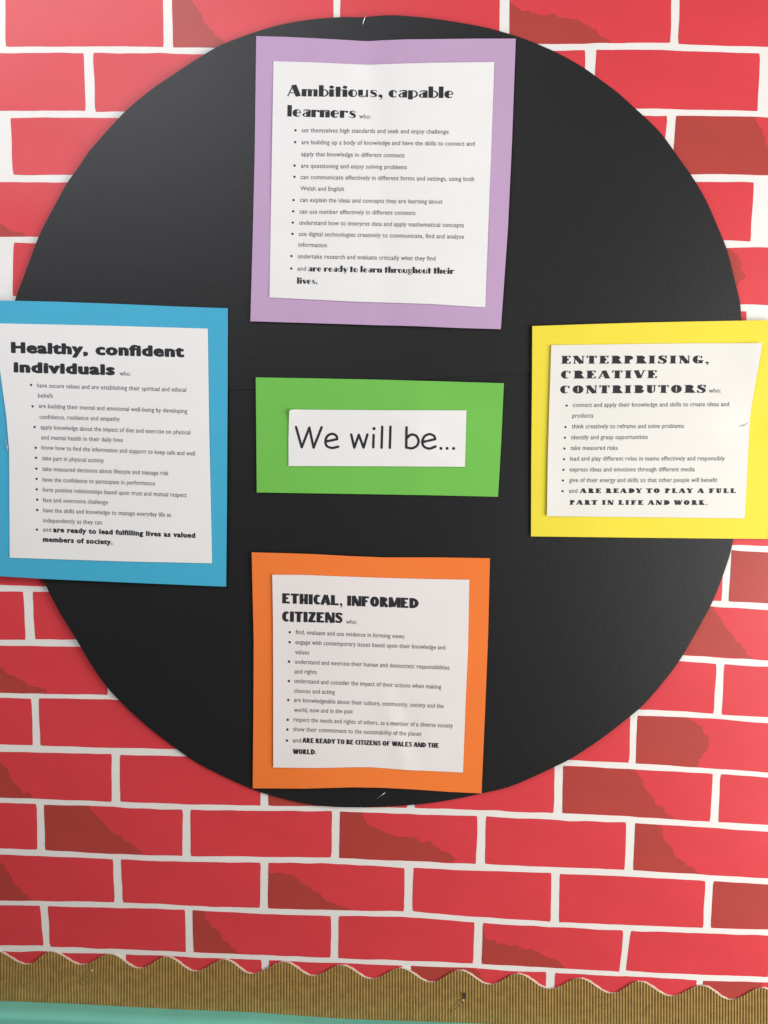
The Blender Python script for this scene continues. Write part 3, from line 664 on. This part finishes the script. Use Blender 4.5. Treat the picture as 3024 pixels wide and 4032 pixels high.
# ------------------------------------------------------------------ scalloped corrugated border
PK = [(-34,3738),(0,3754),(30,3766),(108,3798),(150,3785),(199,3748)]
WAVE = [(-310,3700,0),(-205,3752,1),(-100,3711,0),(-20,3742,0.1),(108,3798,1),(199,3748,0),(322,3799,1),(431,3757,0),(548,3814,1),(654,3768,0),(768,3825,1),(883,3779,0),(990,3835,1),(1117,3788,0),(1232,3843,1),(1343,3801,0),(1461,3855,1),(1576,3813,0),(1696,3868,1),(1808,3821,0),(1928,3877,1),(2037,3835,0),(2164,3894,1),(2281,3853,0),(2407,3912,1),(2515,3865,0),(2642,3923,1),(2762,3881,0),(2877,3937,1),(3000,3890,0),(3110,3948,1),(3230,3904,0),(3345,3962,1)]
WAVE = [(-255,3728),(-145,3790),(-34,3740)] + [(a, b) for a, b, c in WAVE if a >= 100]
WX = np.array([a for a, b in WAVE], float); WY = np.array([b for a, b in WAVE], float)
def wave(x):
    i = np.clip(np.searchsorted(WX, x) - 1, 0, len(WX) - 2); t = (x - WX[i]) / (WX[i + 1] - WX[i]); return WY[i] + (WY[i + 1] - WY[i]) * (1 - np.cos(PI * np.clip(t, 0, 1))) / 2
def bottom(x): return np.interp(x, [-260, 0, 241, 482, 723, 1000, 1338, 1542, 1863, 3024, 3345], [3946, 3950, 3956, 3968, 3980, 3990, 4016, 4025, 4034, 4088, 4103])
bt = thing('scalloped_border', at(1500, 3960, 0.008), 'gold corrugated card border with a scalloped top edge along the bottom of the bricks', 'border strip')
pitch = 11.6; sub = 8; n = int((3345 + 255) / pitch * sub); xs = np.linspace(-255, 3345, n)
ph = xs / pitch * 2 * PI + 0.8 * np.sin(xs / 240)
prof = np.abs(np.sin(ph / 2)) ** 2.2
rows = 14; V = []; F = []
crush = [(340, 3848, 38), (1803, 3960, 26), (450, 3900, 24), (120, 3880, 30)]
wv_ = wave(xs); bt_ = bottom(xs)
for j in range(rows + 1):
    v = j / rows; ys = wv_ + (bt_ - wv_) * v
    amp = 0.0010 + 0 * xs
    for cx_, cy_, r_ in crush: amp *= 1 - 0.75 * np.exp(-((xs - cx_) / r_) ** 2 - ((ys - cy_) / (r_ * 1.3)) ** 2)
    drift = 2.5 * np.sin(xs / 90 + j * .35) * np.sin(xs / 37)
    h = W(np.stack([xs, ys], 1)) + 0.0009 + 0.0004 * (1 + np.sin(xs / 300)) * v + amp * prof
    for cx_, cy_, r_ in crush[:2]: h -= 0.0002 * np.exp(-((xs - cx_) / (r_ * 1.5)) ** 2 - ((ys - cy_) / (r_ * 1.5)) ** 2)
    V.append(at_np(np.stack([xs + (xs < 500) * drift * .6, ys], 1), h))
V = np.vstack(V)
for j in range(rows):
    for i in range(n - 1): a = j * n + i; F.append((a, a + n, a + n + 1, a + 1))
from_data('corrugated_face', V, F, M['gold'], bt)
O = [(x + 7, float(wave(x)) - 2.5 + 1.2 * math.sin(x * .9)) for x in np.arange(-250, 3341, 9.0)] + [(x, float(bottom(x)) - 3) for x in np.arange(3340, -251, -40.0)]
sheet('backing_strip', O, lambda Q: W(Q) + 0.0007, M['cream'], bt, 60, 0.0005)

hole = sheet('torn_hole', densify([(1822,3914),(1830,3908),(1834,3916),(1832,3930),(1826,3938),(1824,3928)], 3), lambda Q: W(Q) + 0.0030, M['hole'], bt, 12, 0.0001)

# turquoise rail below the border: a rounded moulding standing out from the wall
rl = []
xs2 = np.linspace(-300, 3400, 60); prof2 = [(0, 0.0005)] + [(0.0, 0.012)] + [(-0.006 * (1 - math.cos(a)), 0.012 + 0.010 * math.sin(a)) for a in np.linspace(0.15, PI / 2, 9)] + [(-0.02, 0.0225), (-0.06, 0.0225), (-0.06, 0.0005)]
V = []; F = []
for x in xs2:
    p = at(x, float(bottom(np.array(x))) - 4, 0.005)
    for dz, h in prof2: V.append((p.x, -h, p.z + dz))
k = len(prof2)
for i in range(len(xs2) - 1):
    for j in range(k - 1): a = i * k + j; F.append((a, a + 1, a + k + 1, a + k))
ro = from_data('turquoise_rail', V, F, M['teal']); ro['label'] = 'turquoise painted rail just below the gold scalloped border'; ro['category'] = 'board rail'
bmm = bmesh.new(); bmm.from_mesh(ro.data); bmesh.ops.recalc_face_normals(bmm, faces=bmm.faces); bmm.to_mesh(ro.data); bmm.free()

# ------------------------------------------------------------------ staples
def tube(pts, r, m, name, seg=8):
    P = [Vector(p) for p in pts]; V = []; F = []
    for i, p in enumerate(P):
        d = ((P[min(i + 1, len(P) - 1)] - P[max(i - 1, 0)])).normalized(); u = d.cross(Vector((0.3, 1, 0.2))).normalized(); v = d.cross(u)
        for s_ in range(seg): a = 2 * PI * s_ / seg; V.append(p + u * r * math.cos(a) + v * r * math.sin(a))
    for i in range(len(P) - 1):
        for s_ in range(seg): a = i * seg; b = a + seg; F.append((a + s_, a + (s_ + 1) % seg, b + (s_ + 1) % seg, b + s_))
    return from_data(name, [tuple(v) for v in V], F, m)
def staple(a, b, h, m, label, r=0.00028):
    p, q = at(a[0], a[1], h + .0004), at(b[0], b[1], h + .0004); inn = Vector((0, 1, 0))
    c = [p + inn * 0.004, p + inn * 0.0006, p.lerp(q, .08) - inn * 0.0001, p.lerp(q, .5) - inn * .0002, q.lerp(p, .08) - inn * 0.0001, q + inn * 0.0006, q + inn * 0.004]
    o = tube(c, r, m, 'staple'); o['label'] = label; o['category'] = 'staple'; o['group'] = 'staples holding the display'
hat = lambda f, x, y: float(f(np.array([[x, y]], float))[0])
staple((1445, 50), (1427, 97), hat(WD, 1436, 80) + .0008, M['steel'], 'silver staple across the top rim of the black disc, above the lilac card')
staple((1482, 3145), (1517, 3121), hat(WD, 1500, 3130) + .0002, M['steel'], 'silver staple in the black disc just below the orange card')
staple((22, 1733), (32, 1777), hat(hB, 27, 1755) + .0004, M['steel'], 'silver staple on the blue card, left of its white sheet')
staple((2911, 1679), (2957, 1667), hat(hYp, 2935, 1672) + .0001, M['steel'], 'silver staple at the right side of the yellow card sheet')
staple((361, 3822), (320, 3878), hat(W, 340, 3850) + 0.0026, M['brass'], 'shiny staple in the gold border, near its left end', 0.0005)
staple((1826, 3936), (1781, 3986), hat(W, 1803, 3960) + 0.0026, M['brass'], 'shiny staple in the gold border, right of the middle', 0.0005)
